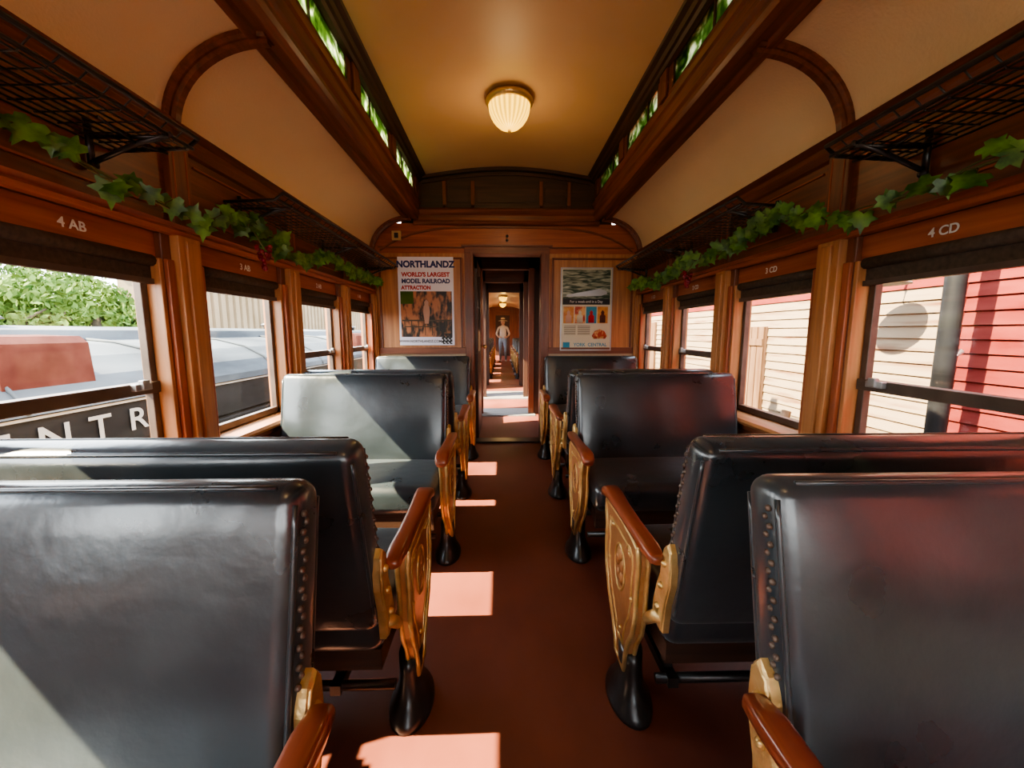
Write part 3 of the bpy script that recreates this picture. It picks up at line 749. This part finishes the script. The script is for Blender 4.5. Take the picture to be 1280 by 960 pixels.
# ---------------------------------------------------------------- person
def person(loc):
    root=empty('woman_in_straw_hat',loc,0)
    V=[];E=[];R=[]
    def v(p,r): V.append(p);R.append(r if isinstance(r,tuple) else (r,r)); return len(V)-1
    pel=v((0,0,.92),(.15,.105)); ab=v((0,0,1.06),(.125,.095)); ch=v((0,0,1.24),(.15,.105)); up=v((0,.01,1.36),(.13,.085)); nk=v((0,.0,1.44),.052); nk2=v((0,-.01,1.50),.05)
    E+=[(pel,ab),(ab,ch),(ch,up),(up,nk),(nk,nk2)]
    for s in (-1,1):
        hp=v((s*.09,0,.84),(.09,.095)); kn=v((s*.10,-.03 if s>0 else .0,.47),.06); an=v((s*.11,.02,.10),.042); he=v((s*.11,.0,.045),.04); to=v((s*.125,-.14,.03),.032)
        E+=[(pel,hp),(hp,kn),(kn,an),(an,he),(he,to)]
        sh=v((s*.165,.01,1.36),.055); el=v((s*.255,.05,1.10),.04); wr=v((s*.17,-.13,.98),.026); pa=v((s*.13,-.17,.975),(.034,.02))
        E+=[(up,sh),(sh,el),(el,wr),(wr,pa)]
        for k,(dz,ln) in enumerate(((.028,.065),(.010,.075),(-.009,.07),(-.026,.055))):
            a=v((s*.10,-.185,.975+dz),.009); bb=v((s*(.10-ln*.55),-.195,.975+dz*1.1-.008),.008); c=v((s*(.10-ln*.85),-.18,.972+dz*1.1-.02),.007)
            E+=[(pa,a),(a,bb),(bb,c)]
        a=v((s*.135,-.185,1.005),.010); bb=v((s*.115,-.195,1.03),.008); E+=[(pa,a),(a,bb)]
    me=bpy.data.meshes.new('body'); me.from_pydata(V,E,[]); o=bpy.data.objects.new('body',me); col.objects.link(o)
    sk=o.modifiers.new('skin','SKIN'); 
    for i,d in enumerate(me.skin_vertices[0].data): d.radius=R[i]; d.use_root=(i==0)
    ss=o.modifiers.new('sub','SUBSURF'); ss.levels=2; ss.render_levels=2
    dg=bpy.context.evaluated_depsgraph_get(); dg.update()
    m2=bpy.data.meshes.new_from_object(o.evaluated_get(dg)); bpy.data.objects.remove(o)
    m2.materials.clear()
    for k in ('skin','shirt','jeans','shoe'): m2.materials.append(M[k])
    for p in m2.polygons:
        p.use_smooth=True; c=p.center
        if c.z<.075: i=3
        elif abs(c.x)<.20 and c.z<.955 and c.y>-.125: i=2
        elif c.y<-.075 and c.z<1.2 and abs(c.x)>.02 and (c.y<-.13 or abs(c.x)>.16): i=0
        elif c.z>1.43: i=0
        else: i=1
        p.material_index=i
    o=bpy.data.objects.new('body',m2); col.objects.link(o); o.parent=root
    b=MB(); S=M['skin']
    secs=[]
    for z,rx,ry,yo in ((1.47,.035,.035,-.02),(1.485,.05,.055,-.03),(1.51,.062,.075,-.025),(1.55,.070,.088,-.015),(1.59,.074,.094,-.008),(1.63,.072,.092,-.004),(1.665,.060,.078,0),(1.69,.03,.04,0)):
        secs.append([(rx*math.cos(2*pi*j/20),yo+ry*math.sin(2*pi*j/20),z) for j in range(20)])
    b.loft(secs,S,True)
    b.loft([[(-.010,-.098,1.59),(.010,-.098,1.59),(0,-.090,1.60)],[(-.016,-.112,1.555),(.016,-.112,1.555),(0,-.122,1.56)],[(-.014,-.09,1.545),(.014,-.09,1.545),(0,-.11,1.545)]],S,True)
    for s in (-1,1):
        b.ball((s*.030,-.090,1.585),.012,M['white'],10,8); b.ball((s*.030,-.100,1.585),.0055,M['black'],8,6)
        b.ball((s*.074,.005,1.57),.022,S,8,6,sc=(.35,.7,1.2)); b.tube([(s*.015,-.098,1.607),(s*.032,-.098,1.612),(s*.047,-.088,1.606)],.0035,M['hair'],6)
    b.tube([(-.022,-.100,1.525),(0,-.106,1.522),(.022,-.100,1.525)],.006,M['redink'],8)
    b.obj('head',root)
    b=MB()
    secs=[]
    for z,rx,ry in ((1.40,.075,.03),(1.46,.088,.045),(1.55,.092,.06),(1.62,.084,.075),(1.68,.05,.06)):
        secs.append([(rx*math.cos(pi*j/12),.035+ry*math.sin(pi*j/12),z) for j in range(13)]+[(rx*.8*math.cos(pi-pi*j/12),.035+ry*.3*math.sin(pi*j/12),z) for j in range(13)])
    b.loft(secs,M['hair'],True); b.obj('hair',root)
    b=MB(); b.rev([(.0,.115),(.05,.112),(.078,.095),(.085,.05),(.088,.01),(.13,-.005),(.185,-.015),(.188,-.02),(.13,-.012),(.08,-.004),(.0,-.002)],M['straw'],c=(0,0,1.635),n=36,sy=1.05)
    b.rev([(.089,.012),(.0895,.03),(.087,.045),(.08,.045),(.08,.012)],M['hair'],c=(0,0,1.635),n=36,sy=1.05); b.obj('straw_hat',root)
    return root
person((0.0,16.0,0))

# ---------------------------------------------------------------- lights, world, camera
sd=bpy.data.lights.new('sun','SUN'); sd.energy=38; sd.color=(1,.82,.54); sd.angle=.009
so=bpy.data.objects.new('sun',sd); col.objects.link(so); so.rotation_euler=Vector((1,.30,-1.05)).to_track_quat('-Z','Y').to_euler()
w=bpy.data.worlds.new('sky'); scene.world=w; w.use_nodes=True; nt=w.node_tree
bg=nt.nodes['Background']; tc=nt.nodes.new('ShaderNodeTexCoord'); sx=nt.nodes.new('ShaderNodeSeparateXYZ'); rp=nt.nodes.new('ShaderNodeValToRGB')
nt.links.new(tc.outputs['Generated'],sx.inputs[0]); nt.links.new(sx.outputs['Z'],rp.inputs[0]); nt.links.new(rp.outputs[0],bg.inputs[0])
rp.color_ramp.elements[0].position=0; rp.color_ramp.elements[0].color=(.98,.98,.98,1)
rp.color_ramp.elements[1].position=.8; rp.color_ramp.elements[1].color=(.58,.68,.82,1)
bg.inputs[1].default_value=10
cd=bpy.data.cameras.new('camera'); cam=bpy.data.objects.new('camera',cd); col.objects.link(cam); scene.camera=cam
cd.sensor_width=36; cd.lens=36*500/1280; cd.clip_start=.02; cd.clip_end=300
cam.location=(-.06,0,1.18)
th=math.radians(7.4); ps=math.radians(1.5)
cam.rotation_euler=(pi/2-th,0,-ps)
scene.view_settings.view_transform='AgX'
scene.view_settings.look='AgX - Medium High Contrast'
scene.view_settings.exposure=.6
